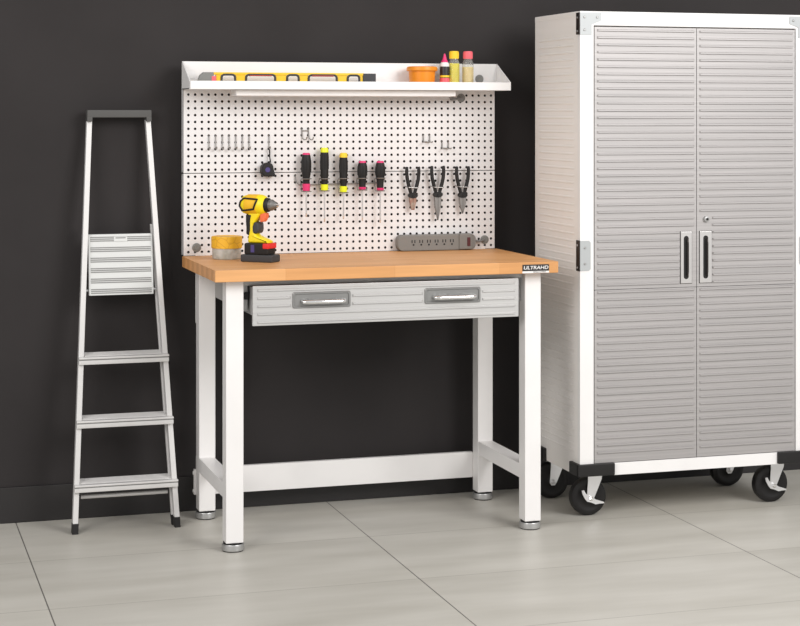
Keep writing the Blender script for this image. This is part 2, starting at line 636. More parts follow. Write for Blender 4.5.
SF = -.2200                                 # front of the shelf
sh = MB().box(-.0005, 1.2155, YB - .0035, YB - .0005, 1.5505, 1.6525, .001)
sh.box(-.0005, 1.2155, SF, YB - .003, 1.5500, 1.5530)
sh.box(-.0005, 1.2155, SF - .0025, SF + .0005, 1.5495, 1.5795, .001)
shelf = obj('shelf', sh, M['white'], bench, 'white trough shelf along the top')
for bx in (-.0005, 1.2150):
    obj('end_plate', MB().prism([(YB, 1.6525), (YB - .006, 1.6525), (SF - .0025, 1.5800), (SF - .0025, 1.5495), (YB, 1.5495)], 'x', bx, bx + .003), M['white'], shelf)
for gx, gz, gy in ((.0533, .9748, YB), (1.146, 1.595, YB - .0035), (1.1683, .9802, YB), (1.073, 1.5221, YB)):
    g = MB().lathe([(0, -.004), (.009, -.005), (.010, -.003), (.013, -.0035), (.0165, -.002), (.0165, .001), (0, .001)], (gx, gy, gz), 'y', 24)
    obj('cord_grommet', g, M['grommet'], bench, 'round grey cord grommet')

# light bar under the shelf
lamp = thing('under_shelf_light', 'long slim white light bar under the pegboard shelf', 'light', (.593, -.145, 1.5240))
obj('housing', MB().box(.1745, 1.0113, -.190, -.100, 1.5265, 1.5495, .003), M['white'], lamp)
obj('diffuser', MB().box(.190, .996, -.182, -.108, 1.5250, 1.5268, .0005), M['diffuser'], lamp)
cord = MB().tube([(1.005, -.125, 1.532), (1.015, -.118, 1.522), (1.025, -.108, 1.517), (1.045, -.095, 1.518), (1.073, -.076, 1.5221)], .0048, 10)
cord.tube([(1.018, -.116, 1.5195), (1.036, -.101, 1.5175)], .0075, 12)
obj('power_cord', cord, M['cordgrey'], lamp)

# ------------------------------------------------------------------ rolling cabinet
CX0, CX1, CYF, CYB, CZ0, CZ1 = 1.3369, 2.2580, -.6018, -.168, .1640, 1.8290
DB, DT = .2080, 1.7780
cab = thing('storage_cabinet', 'tall white rolling cabinet with two ribbed steel doors', 'cabinet', (1.797, -.376, 0))
b = MB()
b.box(CX0 + .001, CX0 + .02, CYF + .02, CYB, CZ0, CZ1 - .002).box(CX1 - .02, CX1 - .001, CYF + .02, CYB, CZ0, CZ1 - .002)
b.box(CX0, CX1, CYF + .02, CYB, CZ1 - .02, CZ1, .001).box(CX0 + .01, CX1 - .01, CYF + .02, CYB, CZ0, CZ0 + .02).box(CX0 + .01, CX1 - .01, CYB - .01, CYB, CZ0, CZ1 - .01)
b.box(CX0 + .02, CX1 - .02, CYF + .026, CYF + .03, CZ0 + .02, CZ1 - .02)
z = 1.735
while z > CZ0 + .07:
    b.rib_side(CX0 + .001, CYF + .05, CYB - .035, z, .008, .0024)
    z -= .0261
obj('body', b, M['cabside'], cab)
f = MB()
f.box(CX0, CX0 + .0535, CYF, CYF + .022, CZ0, CZ1, .0015).box(CX1 - .0535, CX1, CYF, CYF + .022, CZ0, CZ1, .0015)
f.box(CX0 + .0525, CX1 - .0525, CYF, CYF + .022, DT, CZ1, .0015).box(CX0 + .0525, CX1 - .0525, CYF, CYF + .022, CZ0, DB, .0015)
obj('face_frame', f, M['white'], cab)
for side in (0, 1):
    x0, x1 = ((CX0 + .0565, 1.7967), (1.7983, CX1 - .0565))[side]
    m = MB().box(x0, x1, CYF + .001, CYF + .018, DB + .002, .8294, .0012)
    m.box(x0, x1, CYF + .001, CYF + .018, .8308, DT - .0045, .0012)
    hx = (1.7322, 1.8086)[side]
    z, k = 1.7612, 0
    while z > DB + .02:
        if abs(z - .8301) > .006:
            if .842 < z < 1.037:
                spans = ((x0 + .009, hx - .003), (hx + .0472, x1 - .009)) if side == 0 else ((x0 + .009, hx - .003), (hx + .0515, x1 - .009))
                for a, c in spans:
                    if c - a > .03:
                        m.rib(a, c, CYF + .001, z, .0085, .0058)
            elif side == 1 and 1.05 < z < 1.10:
                m.rib(x0 + .06, x1 - .009, CYF + .001, z, .0085, .0058)
            else:
                m.rib(x0 + .009, x1 - .009, CYF + .001, z, .0085, .0058)
        z -= .0261
    door = obj('door', m, M['steel'], cab, 'ribbed brushed steel door')
    w = .0445 if side == 0 else .0487
    obj('handle_shade_rim', MB().box(hx - .0014, hx + w + .0014, CYF - .0008, CYF + .002, .8436, 1.0344, .0004), M['darkplastic'], door, 'thin dark rim standing in for shade round the handle plate')  # slightly larger dark box behind the plate stands in for its shadow outline
    plate = obj('handle_plate', MB().box(hx, hx + w, CYF - .0035, CYF + .001, .8450, 1.0330, .0015), M['plate'], door, 'polished handle plate')
    cx = hx + w / 2 - .001
    stad = [(cx + .0098 * math.cos(t * PI / 8), 1.008 + .0098 * math.sin(t * PI / 8)) for t in range(9)] + [(cx - .0098 * math.cos(t * PI / 8), .870 - .0098 * math.sin(t * PI / 8)) for t in range(9)]
    obj('handle_recess', MB().prism(stad, 'y', CYF - .0040, CYF), M['darkplastic'], door, 'black rounded slot of the handle')
    cx += .0035
    bar = MB().tube([(cx, CYF - .0035, 1.008), (cx, CYF - .010, 1.001), (cx, CYF - .012, .99), (cx, CYF - .012, .888), (cx, CYF - .010, .877), (cx, CYF - .0035, .870)], .0030, 10)
    obj('pull', bar, M['darkchrome'], door, 'dark bar pull inside the slot')
    if side == 1:
        lk = MB().lathe([(0, -.007), (.0035, -.007), (.0045, -.010), (.010, -.009), (.0115, -.005), (.0115, 0), (0, 0)], (1.8349, CYF + .001, 1.0774), 'y', 24)
        lock = obj('lock', lk, M['satin'], door, 'small round key lock')
        obj('keyhole', MB().lathe([(0, -.0125), (.0045, -.0125), (.0045, -.006), (0, -.006)], (1.8355, CYF + .001, 1.0774), 'y', 16), M['darkplastic'], door, 'dark keyhole of the lock')
for side in (0, 1):
    sx = 1 if side == 0 else -1
    ex = CX0 if side == 0 else CX1
    p = [(ex - sx * .001, 1.8230), (ex + sx * .0810, 1.8230), (ex + sx * .0810, 1.7960), (ex + sx * .0440, 1.7820), (ex + sx * .0440, 1.7440), (ex - sx * .001, 1.7440)]
    hg = obj('corner_hinge', MB().prism(p, 'y', CYF - .0025, CYF), M['hinge_plate'], cab, 'pale screwed hinge plate at the top corner')
    for px, pz in ((.0165, 1.8075), (.0655, 1.8075), (.0165, 1.7620)):
        obj('screw', MB().lathe([(0, -.0035), (.003, -.0035), (.0045, -.0022), (.0045, 0), (0, 0)], (ex + sx * px, CYF - .0022, pz), 'y', 12), M['satin'], hg)
    mh = obj('middle_hinge', MB().prism([(ex - sx * .001, .9010), (ex + sx * .034, .9010), (ex + sx * .040, .907), (ex + sx * .040, 1.002), (ex + sx * .034, 1.008), (ex - sx * .001, 1.008)], 'y', CYF - .0025, CYF), M['hinge_plate'], cab, 'pale screwed hinge plate on the frame')
    for pz in (.926, .983):
        obj('screw', MB().lathe([(0, -.0035), (.003, -.0035), (.0045, -.0022), (.0045, 0), (0, 0)], (ex + sx * .018, CYF - .0022, pz), 'y', 12), M['satin'], mh)
    for hp, z0, z1 in ((hg, 1.7450, 1.8235), (mh, .8995, 1.0095)):
        xa, xb = sorted((ex - sx * .005, ex))
        obj('side_leaf', MB().box(xa, xb, CYF - .003, CYF + .026, z0, z1, .0015), M['darkchrome'], hp, 'chrome leaf wrapping the side, dark reflection painted in')
        for zz in (z0 + .012, z1 - .018):
            obj('side_screw', MB().lathe([(0, -sx * .003), (.004, -sx * .002), (.004, 0), (0, 0)], (ex - sx * .005, CYF + .012, zz), 'x', 10), M['zinc'], hp)
    for fy in (0, 1):
        bb = MB()
        xo = ex - sx * .012
        if fy == 0:
            xa, xb = sorted((xo, ex + sx * .132))
            bb.box(xa, xb, CYF - .012, CYF + .003, .1660, .2100, .004)
            xa, xb = sorted((xo, ex + sx * .003))
            bb.box(xa, xb, CYF - .010, CYF + .075, .1660, .2100, .004)
        else:
            xa, xb = sorted((xo, ex + sx * .003))
            bb.box(xa, xb, CYB - .115, CYB + .010, .1605, .2100, .004)
            xa, xb = sorted((xo, ex + sx * .132))
            bb.box(xa, xb, CYB - .003, CYB + .012, .1605, .2100, .004)
        obj('corner_bumper', bb, M['rubber'], cab, 'black rubber corner bumper')


def caster(cx, cy, front):
    """swivel caster seen side on: wheel turning in the x-z plane"""
    ax = cx - .008
    WR = .0690
    fk = MB().lathe([(0, 0), (.024, 0), (.024, .010), (.036, .0135), (.036, .0205), (0, .0205)], (cx + .014, cy, .1435), 'z', 24)
    for yy in (-.026, .0235):
        fk.prism([(ax - .013, .062), (ax - .006, .052), (ax + .008, .052), (ax + .016, .064), (ax + .046, .132), (ax + .048, .148), (ax - .008, .148), (ax - .008, .128)], 'y', cy + yy, cy + yy + .0028, .0008, 1)
    fk.box(ax - .008, ax + .048, cy - .026, cy + .026, .144, .148)
    fk.lathe([(0, -.033), (.006, -.033), (.009, -.031), (.009, .031), (.006, .033), (0, .033)], (ax, cy, .066), 'y', 16)
    fork = obj('caster_fork', fk, M['zinc'], cab, 'zinc plated caster fork')
    wh = MB().lathe([(.010, -.021), (.016, -.022), (.024, -.0165), (.040, -.0155), (.047, -.019), (.058, -.0195), (.0670, -.015), (.0689, -.006), (.0689, .006), (.0670, .015), (.058, .0195), (.047, .019), (.040, .0155), (.024, .0165), (.016, .022), (.010, .021)], (ax, cy, WR), 'y', 40)
    wheel = obj('wheel', wh, M['tyre'], fork, 'black rubber wheel')
    if front:
        hz_ = .066
        mm = [(-37, 31), (-34, 18), (-24, 0), (-15, -10), (0, -14), (18, -22), (36, -20), (52, -20), (50, -15), (36, -10), (20, -5), (8, 3), (0, 7), (-12, 11), (-22, 21), (-28, 32)]
        poly = [(ax + p[0] * .001, hz_ + p[1] * .001) for p in mm]
        obj('brake_lever', MB().prism(poly, 'y', cy - .036, cy - .0325), M['zinc'], fork, 'zinc brake lever')
        obj('axle_nut', MB().lathe([(0, -.041), (.005, -.041), (.0085, -.0385), (.0085, -.035), (0, -.035)], (ax, cy, .066), 'y', 6), M['chrome'], fork)


for cx in (1.4235, 2.1680):
    caster(cx, -.485, True)
    caster(cx - .022, -.185, False)

# ------------------------------------------------------------------ folded step ladder
LC = -.2238
lad = thing('step_ladder', 'folded aluminium step ladder leaning on the dark wall', 'ladder', (LC, -.15, 0))


def yf(z):
    return -.2365 + .1990 * z / 1.46


def xo(z):      # outer half width of the front stiles
    return .1890 - .0742 * z / 1.44


def stile(sg, z0, z1, ro, ri, d0, d1):
    lo = [(LC + sg * (xo(z0) - ro), yf(z0) + d0, z0), (LC + sg * (xo(z0) - ri), yf(z0) + d0, z0), (LC + sg * (xo(z0) - ri), yf(z0) + d1, z0), (LC + sg * (xo(z0) - ro), yf(z0) + d1, z0)]
    hi = [(LC + sg * (xo(z1) - ro), yf(z1) + d0, z1), (LC + sg * (xo(z1) - ri), yf(z1) + d0, z1), (LC + sg * (xo(z1) - ri), yf(z1) + d1, z1), (LC + sg * (xo(z1) - ro), yf(z1) + d1, z1)]
    return MB().hexa(lo, hi, .0015)


for sg in (1, -1):
    fs = obj('front_stile', stile(sg, .030, 1.440, 0, .0185, 0, .030), M['alu'], lad)
    ft = stile(sg, .0, .036, -.001, .0205, -.002, .032)
    obj('rubber_foot', ft, M['darkplastic'], fs, 'dark rubber foot')
    rs = obj('rear_stile', stile(sg, .030, 1.062, .0120, .0230, .040, .056), M['alu'], lad)
    obj('rubber_foot', stile(sg, .0, .036, .0110, .0240, .038, .058), M['darkplastic'], rs, 'dark rubber foot')
hw = xo(1.45) + .0015
g = MB().box(LC - hw, LC + hw, -.0560, -.0120, 1.4480, 1.4755, .003)
for sg in (1, -1):
    xa, xb = sorted((LC + sg * hw, LC + sg * (hw - .019)))
    g.box(xa, xb, -.0560, -.0120, 1.4340, 1.4500, .002)
obj('top_rail', g, M['greyplastic'], lad, 'dark grey plastic top rail')
for zt in (.6040, .3860, .1680):
    yy, half = yf(zt), xo(zt)
    t7 = .10
    t = MB()
    inn = half - .0185
    t.hexa([(LC - inn, yy - .010, zt - .006), (LC + inn, yy - .010, zt - .006), (LC + inn, yy + .066, zt + .066 * t7 - .002), (LC - inn, yy + .066, zt + .066 * t7 - .002)],
           [(LC - inn, yy - .010, zt), (LC + inn, yy - .010, zt), (LC + inn, yy + .066, zt + .0076), (LC - inn, yy + .066, zt + .0076)])
    for q in range(5):
        y0 = yy + .004 + q * .0125
        zz = zt + (y0 - yy + .010) * t7
        t.box(LC - inn + .004, LC + inn - .004, y0, y0 + .006, zz - .002, zz + .0022)
    tread = obj('tread', t, M['alu'], lad)
    lp = MB().box(LC - half - .0015, LC + half + .0015, yy - .022, yy - .0005, zt - .0065, zt + .001, .002)
    lp.box(LC - half - .0015, LC + half + .0015, yy - .018, yy - .0005, zt - .0255, zt - .010, .002)
    lp.box(LC - half, LC + half, yy - .011, yy - .0005, zt - .012, zt - .004)
    obj('nosing', lp, M['alu'], tread, 'bright tread nosing')
    obj('nosing_groove', MB().box(LC - half + .001, LC + half - .001, yy - .0175, yy - .010, zt - .0115, zt - .006), M['groove'], tread, 'dark groove along the nosing')
# folded platform
pz0, pz1, ph = .8145, 1.0300, .1150


def platform_slab(za, zb, half, ya, yb, bev=0):
    lo = [(LC - half, yf(za) + ya, za), (LC + half, yf(za) + ya, za), (LC + half, yf(za) + yb, za), (LC - half, yf(za) + yb, za)]
    hi = [(LC - half, yf(zb) + ya, zb), (LC + half, yf(zb) + ya, zb), (LC + half, yf(zb) + yb, zb), (LC - half, yf(zb) + yb, zb)]
    return lo, hi


pm = MB().hexa(*platform_slab(pz0, pz1, ph, .020, .036), .0015)
plat = obj('platform', pm, M['alu_white'], lad, 'pale folded platform plate')
gm = MB()
for q in range(6):
    zc = 1.0215 - q * .0368
    for k in range(3):
        za = zc - k * .0065
        gm.hexa(*platform_slab(za - .0036, za, ph - .007, .0188, .0220))
obj('grip_strip', gm, M['groove'], plat, 'grey grooved grip lines')
lo, hi = platform_slab(1.0040, 1.0205, .024, .0175, .022)
obj('finger_latch', MB().hexa(lo, hi, .001), M['alu_white'], plat)
lo, hi = platform_slab(1.0150, 1.0185, .018, .0165, .0185)
obj('latch_slot', MB().hexa(lo, hi), M['groove'], plat)
obj('pivot_rod', MB().cyl((LC - xo(.83) + .012, yf(.83) + .0415, .8310), (LC + xo(.83) - .012, yf(.83) + .0415, .8310), .0045), M['zinc'], lad)
obj('rear_brace', MB().tube([(LC - xo(.116) + .030, yf(.116) + .045, .116), (LC + xo(.116) - .030, yf(.116) + .045, .116)], .0068, 14), M['alu'], lad)

# ------------------------------------------------------------------ things on the shelf
SZ = 1.5532
lv = thing('spirit_level', 'long yellow box level with oval hand holes lying on the shelf', 'level', (.376, -.145, SZ))
L0, L1, LZ = 0.0448, 0.7089, SZ + .0585
cuts = ((0.1269, 0.1802), (0.2171, 0.3286), (0.3698, 0.4168), (0.4508, 0.5609), (0.5991, 0.6472))
body = MB().box(L0 + .055, L1 - .045, -.1575, -.1325, LZ - .009, LZ, .001)
body.box(L0 + .055, L1 - .045, -.1575, -.1325, SZ, SZ + .010, .001)
edges = [L0 + .065] + [e for c in cuts for e in c] + [L1 - .045]
for a, c in zip(edges[0::2], edges[1::2]):
    body.box(a, c, -.1545, -.1355, SZ + .002, LZ - .002)
obj('body', body, M['yellow'], lv)
for a, c in cuts:
    zt, zb, r = LZ - .0080, SZ + .008, .011
    pts = [(a + .002, -.156, zb), (a + .002, -.156, zt - r)] + [(a + .002 + r - r * math.cos(t * PI / 8), -.156, zt - r + r * math.sin(t * PI / 8)) for t in range(1, 5)]
    pts += [(c - .002 - r + r * math.sin(t * PI / 8), -.156, zt - r + r * math.cos(t * PI / 8)) for t in range(0, 4)] + [(c - .002, -.156, zt - r), (c - .002, -.156, zb)]
    obj('hand_hole_rim', MB().tube(pts, .0042, 8), M['charcoal'], lv, 'dark rim round the opening')
for a, c in (cuts[1], cuts[3]):
    obj('grip_insert', MB().box(a + .014, c - .014, -.160, -.145, LZ - .0135, LZ - .0090, .001), M['darkred2'], lv, 'dark red grip insert')
e = MB().prism([(L0 + .055, SZ), (L0 + .055, LZ), (L0 + .018, LZ), (L0 + .005, LZ - .012), (L0, LZ - .028), (L0 + .003, SZ + .012), (L0 + .014, SZ)], 'y', -.1585, -.1315, .002)
obj('end_cap', e, M['grommet'], lv, 'rounded grey end cap')
obj('end_cap', MB().box(L1 - .050, L1, -.1585, -.1315, SZ, LZ - .001, .002), M['charcoal'], lv, 'dark square end cap')
obj('end_vial', MB().box(L0 + .047, L0 + .064, -.1595, -.135, SZ + .004, LZ - .014, .002), M['coral'], lv, 'red end vial')

tub = thing('plastic_tub', 'round orange tub with a rimmed lid on the shelf beside bottles', 'tub', (0.8934, -.142, SZ))
obj('body', MB().lathe([(0, 0), (.0425, 0), (.0455, .003), (.0500, .066), (.0500, .070), (0, .070)], (0.8934, -.142, SZ), 'z', 36), M['orange'], tub)
obj('lid', MB().lathe([(.049, .068), (.0555, .068), (.0580, .071), (.0580, .0805), (.0565, .084), (.050, .0855), (.047, .0835), (0, .0835)], (0.8934, -.142, SZ), 'z', 36), M['orange'], tub)

gx, gy = 0.9801, -.150
gl = thing('glue_bottle', 'small glue bottle with pointed pink nozzle and black label', 'bottle', (gx, gy, SZ))
obj('body', MB().lathe([(0, 0), (.0165, 0), (.018, .002), (.018, .094), (.014, .101), (.009, .103), (0, .103)], (gx, gy, SZ), 'z', 28), M['labelwhite'], gl)
obj('label', MB().lathe([(.0180, .004), (.0184, .0045), (.0184, .0855), (.0180, .086)], (gx, gy, SZ), 'z', 28), M['labelblack'], gl, 'black wrap label')
obj('label_band', MB().lathe([(.0182, .045), (.0187, .0455), (.0187, .0525), (.0182, .053)], (gx, gy, SZ), 'z', 28), M['labelyellow'], gl, 'yellow band of the label')
obj('label_band', MB().lathe([(.0182, .004), (.0187, .0045), (.0187, .0425), (.0182, .043)], (gx, gy, SZ), 'z', 28), M['coral'], gl, 'red lower band of the label')
obj('nozzle', MB().lathe([(.0125, .100), (.0125, .107), (.0095, .109), (.0028, .134), (0, .135)], (gx, gy, SZ), 'z', 24), M['pink'], gl, 'pink pointed nozzle')


def spice_bottle(x, y, r, liquid, fill, cap, label):
    t = thing('plastic_bottle', label, 'bottle', (x, y, SZ), 0, 'bottles on the shelf')
    obj('liquid', MB().lathe([(0, .001), (r - .002, .001), (r - .001, .003), (r - .001, fill), (0, fill)], (x, y, SZ), 'z', 32), liquid, t)
    obj('bottle_wall', MB().lathe([(r - .0005, 0), (r, .001), (r, .100), (r - .002, .106), (.0165, .113), (.0155, .119), (.0145, .119), (.0150, .112), (r - .003, .105), (r - .0008, .100), (r - .0008, fill + .001)], (x, y, SZ), 'z', 32), M['glass'], t, 'clear upper wall of the bottle')
    cp = MB().lathe([(0, .1155), (.0170, .1155), (.0175, .117), (.0175, .1405), (.0165, .1435), (.0120, .1445), (0, .1445)], (x, y, SZ), 'z', 32)
    for k in range(24):
        a = 2 * PI * k / 24
        cp.cyl((x + .0175 * math.cos(a), y + .0175 * math.sin(a), SZ + .1175), (x + .0175 * math.cos(a), y + .0175 * math.sin(a), SZ + .139), .0008, seg=6)
    obj('cap', cp, cap, t)


spice_bottle(1.0175, -.150, .0205, M['greenliquid'], .098, M['labelyellow'], 'bottle of yellow-green liquid with a yellow cap on the shelf')
spice_bottle(1.0725, -.150, .0215, M['amberliquid'], .085, M['coral'], 'bottle of pale amber liquid with a coral pink cap')

# ------------------------------------------------------------------ things on the worktop
TZ = .9452
px, py = .1315, -.235
pt = thing('screw_tub', 'clear round tub with a yellow lid on the worktop', 'tub', (px, py, TZ))
obj('body', MB().lathe([(0, 0), (.048, 0), (.0505, .002), (.0515, .010), (.0515, .042), (0, .042)], (px, py, TZ), 'z', 40), M['tubclear'], pt)
obj('lid', MB().lathe([(.052, .039), (.0545, .039), (.0552, .041), (.0552, .0775), (.0538, .0805), (.049, .0810), (.047, .0790), (0, .0790)], (px, py, TZ), 'z', 40), M['lid'], pt, 'yellow screw lid')

dr = thing('cordless_drill', 'yellow and black cordless drill standing on its battery', 'drill', (.2185, -.392, TZ), math.radians(-42), local=True)
obj('battery_foot', MB().box(-.063, .063, -.032, .032, 0, .026, .005), M['charcoal'], dr)
obj('battery', MB().box(-.050, .046, -.029, .029, .0255, .066, .006), M['darkplastic'], dr)
obj('battery_latch', MB().box(.025, .0485, -.0305, .0305, .047, .066, .003), M['red'], dr, 'red battery latch')
obj('battery_sticker', MB().box(-.022, -.008, -.0300, -.0285, .034, .060, .0003), M['purple'], dr, 'small violet sticker')
hb = MB().prism([(-.040, .079), (-.042, .066), (.042, .066), (.042, .074), (.020, .082), (-.006, .092), (-.014, .104), (-.018, .130), (-.008, .146), (.012, .172), (-.040, .172), (-.042, .150), (-.040, .110), (-.038, .092)], 'y', -.020, .020, .007, 3)
obj('handle', hb, M['drillyellow'], dr)
gr = MB().prism([(-.047, .096), (-.032, .090), (-.027, .110), (-.027, .145), (-.022, .166), (-.048, .166), (-.048, .140), (-.046, .115)], 'y', -.0215, .0215, .006, 3)
obj('rear_grip', gr, M['darkplastic'], dr, 'black rubber rear grip')
gf = MB().prism([(-.020, .100), (-.002, .098), (.004, .112), (.003, .136), (-.014, .140), (-.021, .122)], 'y', -.0222, .0222, .006, 3)
obj('front_grip', gf, M['charcoal'], dr, 'dark front grip')
mh = MB().lathe([(0, -.072), (.020, -.070), (.031, -.063), (.035, -.048), (.036, -.010), (.036, .006), (.032, .018), (.027, .024), (0, .024)], (0, 0, .1985), 'x', 36, .92, 1.0)
obj('motor_housing', mh, M['drillyellow'], dr)
obj('rear_shell', MB().lathe([(.0345, -.050), (.0366, -.046), (.0368, -.030), (.0368, -.004), (.0345, -.001)], (0, 0, .1985), 'x', 36, .92, 1.0), M['panelyellow'], dr, 'warm yellow rear shell')
# moulded side panel with a dark outline following the round housing
pan = [(-.064, .012), (-.052, .023), (.004, .020), (-.010, -.014), (-.056, -.020), (-.067, -.004)]
for sy in (-1, 1):
    def skin(p, k=1.0):
        x, zz = p
        r = .0370 * (1 if x > -.044 else .84 + .16 * (x + .068) / .024)
        return (x, sy * .92 * math.sqrt(max(r * r - zz * zz, .00001)) * k, .1985 + zz)
    dense = []
    for q in range(len(pan)):
        a, c = pan[q], pan[(q + 1) % len(pan)]
        for t in range(5):
            dense.append((a[0] + (c[0] - a[0]) * t / 5, a[1] + (c[1] - a[1]) * t / 5))
    obj('panel_outline', MB().tube([skin(p, 1.0) for p in dense], .0036, 8, True), M['darkplastic'], dr, 'black moulded outline')
obj('trigger', MB().prism([(.004, .138), (.020, .140), (.028, .154), (.030, .171), (.004, .172)], 'y', -.0125, .0125, .004, 2), M['orangetrigger'], dr)
obj('gear_collar', MB().lathe([(0, .020), (.0245, .020), (.0252, .024), (.0245, .034), (.0215, .037), (0, .037)], (0, 0, .1985), 'x', 32), M['darkplastic'], dr)
ck = MB().lathe([(0, .035), (.0185, .035), (.0190, .039), (.0190, .049), (.016, .053), (.0115, .062), (.010, .066), (0, .066)], (0, 0, .1985), 'x', 28)
for k in range(12):
    a = 2 * PI * k / 12
    ck.cyl((.039, .0182 * math.cos(a), .1985 + .0182 * math.sin(a)), (.049, .0182 * math.cos(a), .1985 + .0182 * math.sin(a)), .0018, seg=6)
obj('chuck', ck, M['plier_steel'], dr)
jw = MB()
for k in range(3):
    a = 2 * PI * k / 3 + .4
    jw.cyl((.060, .005 * math.cos(a), .1985 + .005 * math.sin(a)), (.074, .0022 * math.cos(a), .1985 + .0022 * math.sin(a)), .0034, .002, 8)
obj('chuck_jaws', jw, M['chrome'], dr)

# power strip against the pegboard
ps = thing('power_strip', 'grey six-outlet power strip lying along the pegboard', 'power strip', (.968, -.090, TZ))
rr_ = []
for ccx, ccz, a0 in ((1.1190 - .020, TZ + .041, 0), (.8085 + .020, TZ + .041, 90), (.8085 + .020, TZ + .021, 180), (1.1190 - .020, TZ + .021, 270)):
    rr_ += [(ccx + .020 * math.cos(math.radians(a0 + q * 15)), ccz + .020 * math.sin(math.radians(a0 + q * 15))) for q in range(7)]
b = MB().prism(rr_, 'y', -.112, -.0745, .004, 2)
b.box(1.050, 1.104, -.117, -.080, TZ + .003, TZ + .062, .004)
for fx in (.845, 1.08):
    b.cyl((fx, -.093, TZ), (fx, -.093, TZ + .003), .008)
obj('body', b, M['stripgrey'], ps)
for k in range(6):
    ox, oz, oy = .861 + k * .0305, TZ + .031, -.1125
    o = MB().box(ox + .001, ox + .0045, oy - .0003, oy + .003, oz, oz + .011).box(ox + .012, ox + .0155, oy - .0003, oy + .003, oz, oz + .011)
    o.lathe([(0, 0), (.0036, 0), (.0036, .003), (0, .003)], (ox + .0085, oy - .0003, oz - .007), 'y', 12)
    obj('outlet', o, M['darkplastic'], ps, 'dark outlet slots')
obj('rocker_switch', MB().box(1.0815, 1.0945, -.1195, -.110, TZ + .015, TZ + .049, .002), M['darkred'], ps, 'dark red rocker switch')
obj('power_cord', MB().tube([(1.115, -.092, TZ + .032), (1.127, -.092, TZ + .032), (1.140, -.090, TZ + .030), (1.153, -.084, TZ + .032), (1.1683, -.0745, .9802)], [.0065, .0055, .0042, .0042, .0042], 10), M['cordgrey'], ps)


# ------------------------------------------------------------------ hooks and tools on the pegboard
def hx(i):
    return HX0 + i * PITCH


def hz(k):
    return HZ0 + k * PITCH


YH = YB - .0028
base = MB().tube([(0, .012, 0), (0, .002, .001), (0, -.0028, -.003), (0, -.0028, -.038), (0, -.006, -.046), (0, -.014, -.051), (0, -.022, -.048), (0, -.026, -.041)], .0021, 8)
base.tube([(0, .006, -.0249), (0, -.0028, -.0249)], .0021, 8)
hook0 = None
n_words = ['first', 'second', 'third', 'fourth', 'fifth', 'sixth', 'seventh']
for q in range(7):
    lab = n_words[q] + ' from the left in the row of seven small empty wire hooks'
    if q == 0:
        hook0 = o = obj('peg_hook', base, M['wire'])
    else:
        o = hook0.copy()
        COL.objects.link(o)
    o.location = (hx(3 + q), YB, hz(17))
    tag(o, lab, 'hook', 'small single peg hooks')
o = hook0.copy()
COL.objects.link(o)
o.location = (hx(12), YB, hz(17))
tag(o, 'small wire hook holding up the tape measure', 'hook', 'small single peg hooks')

m = MB()
for dx in (0, PITCH):
    m.tube([(dx, .012, 0), (dx, .001, 0), (dx, -.003, -.004), (dx + .001, -.0035, -.026), (dx + .003, -.006, -.037), (dx + .007, -.014, -.042), (dx + .012, -.022, -.040), (dx + .014, -.026, -.031)], .0021, 8)
m.tube([(0, -.0035, -.008), (PITCH, -.0035, -.008)], .0021, 8)
o = obj('double_hook', m, M['wire'])
o.location = (hx(17), YB, hz(18))
tag(o, 'double curled wire hook above the leftmost screwdriver', 'hook')

m = MB()
for dx in (0, PITCH):
    m.tube([(dx, .012, 0), (dx, .001, 0), (dx, -.003, -.004), (dx, -.0035, -.024), (dx, -.007, -.0275), (dx, -.036, -.0275), (dx, -.038, -.024)], .0021, 8)
m.tube([(-.002, -.0045, -.0265), (PITCH + .002, -.0045, -.0265)], .0023, 8)
uh = obj('double_hook', m, M['wire'])
uh.location = (hx(36), YB, hz(17))
tag(uh, 'left and higher of the two empty square hooks above the pliers', 'hook', 'square double hooks')
o = uh.copy()
COL.objects.link(o)
o.location = (hx(39), YB, hz(16))
tag(o, 'right and lower of the two empty square hooks above the pliers', 'hook', 'square double hooks')

# tape measure hanging by its strap
tx, ty, tz = .3135, -.094, 1.2575
tm = thing('tape_measure', 'black tape measure with violet centre hanging on a wire hook', 'tape measure', (tx, ty, 1.23))
outl = [(-.0300, -.010), (-.0270, .012), (-.0180, .023), (-.004, .0275), (.012, .0255), (.0195, .018), (.0230, .000), (.0295, -.022), (.0290, -.027), (.018, -.0285), (.008, -.0270), (-.012, -.0285), (-.024, -.0225)]
obj('case', MB().prism([(tx + a * .90 - .001, tz + c * .94) for a, c in outl], 'y', ty - .017, ty + .0185, .005, 3), M['darkplastic'], tm)
obj('centre_sticker', MB().lathe([(0, -.0012), (.0085, -.0012), (.0095, 0), (0, 0)], (tx - .004, ty - .0168, tz - .001), 'y', 24), M['purple'], tm, 'violet round centre')
strap = [(tx + .013, ty + .004, tz + .024), (hx(12) + .0005, YB - .017, 1.300), (hx(12), YB - .0200, 1.322), (hx(12), YB - .0165, 1.3350), (hx(12), YB - .011, 1.3365), (hx(12), YB - .008, 1.322), (tx + .011, ty + .012, tz + .024)]
obj('strap', MB().tube(strap, .0016, 8), M['darkplastic'], tm)


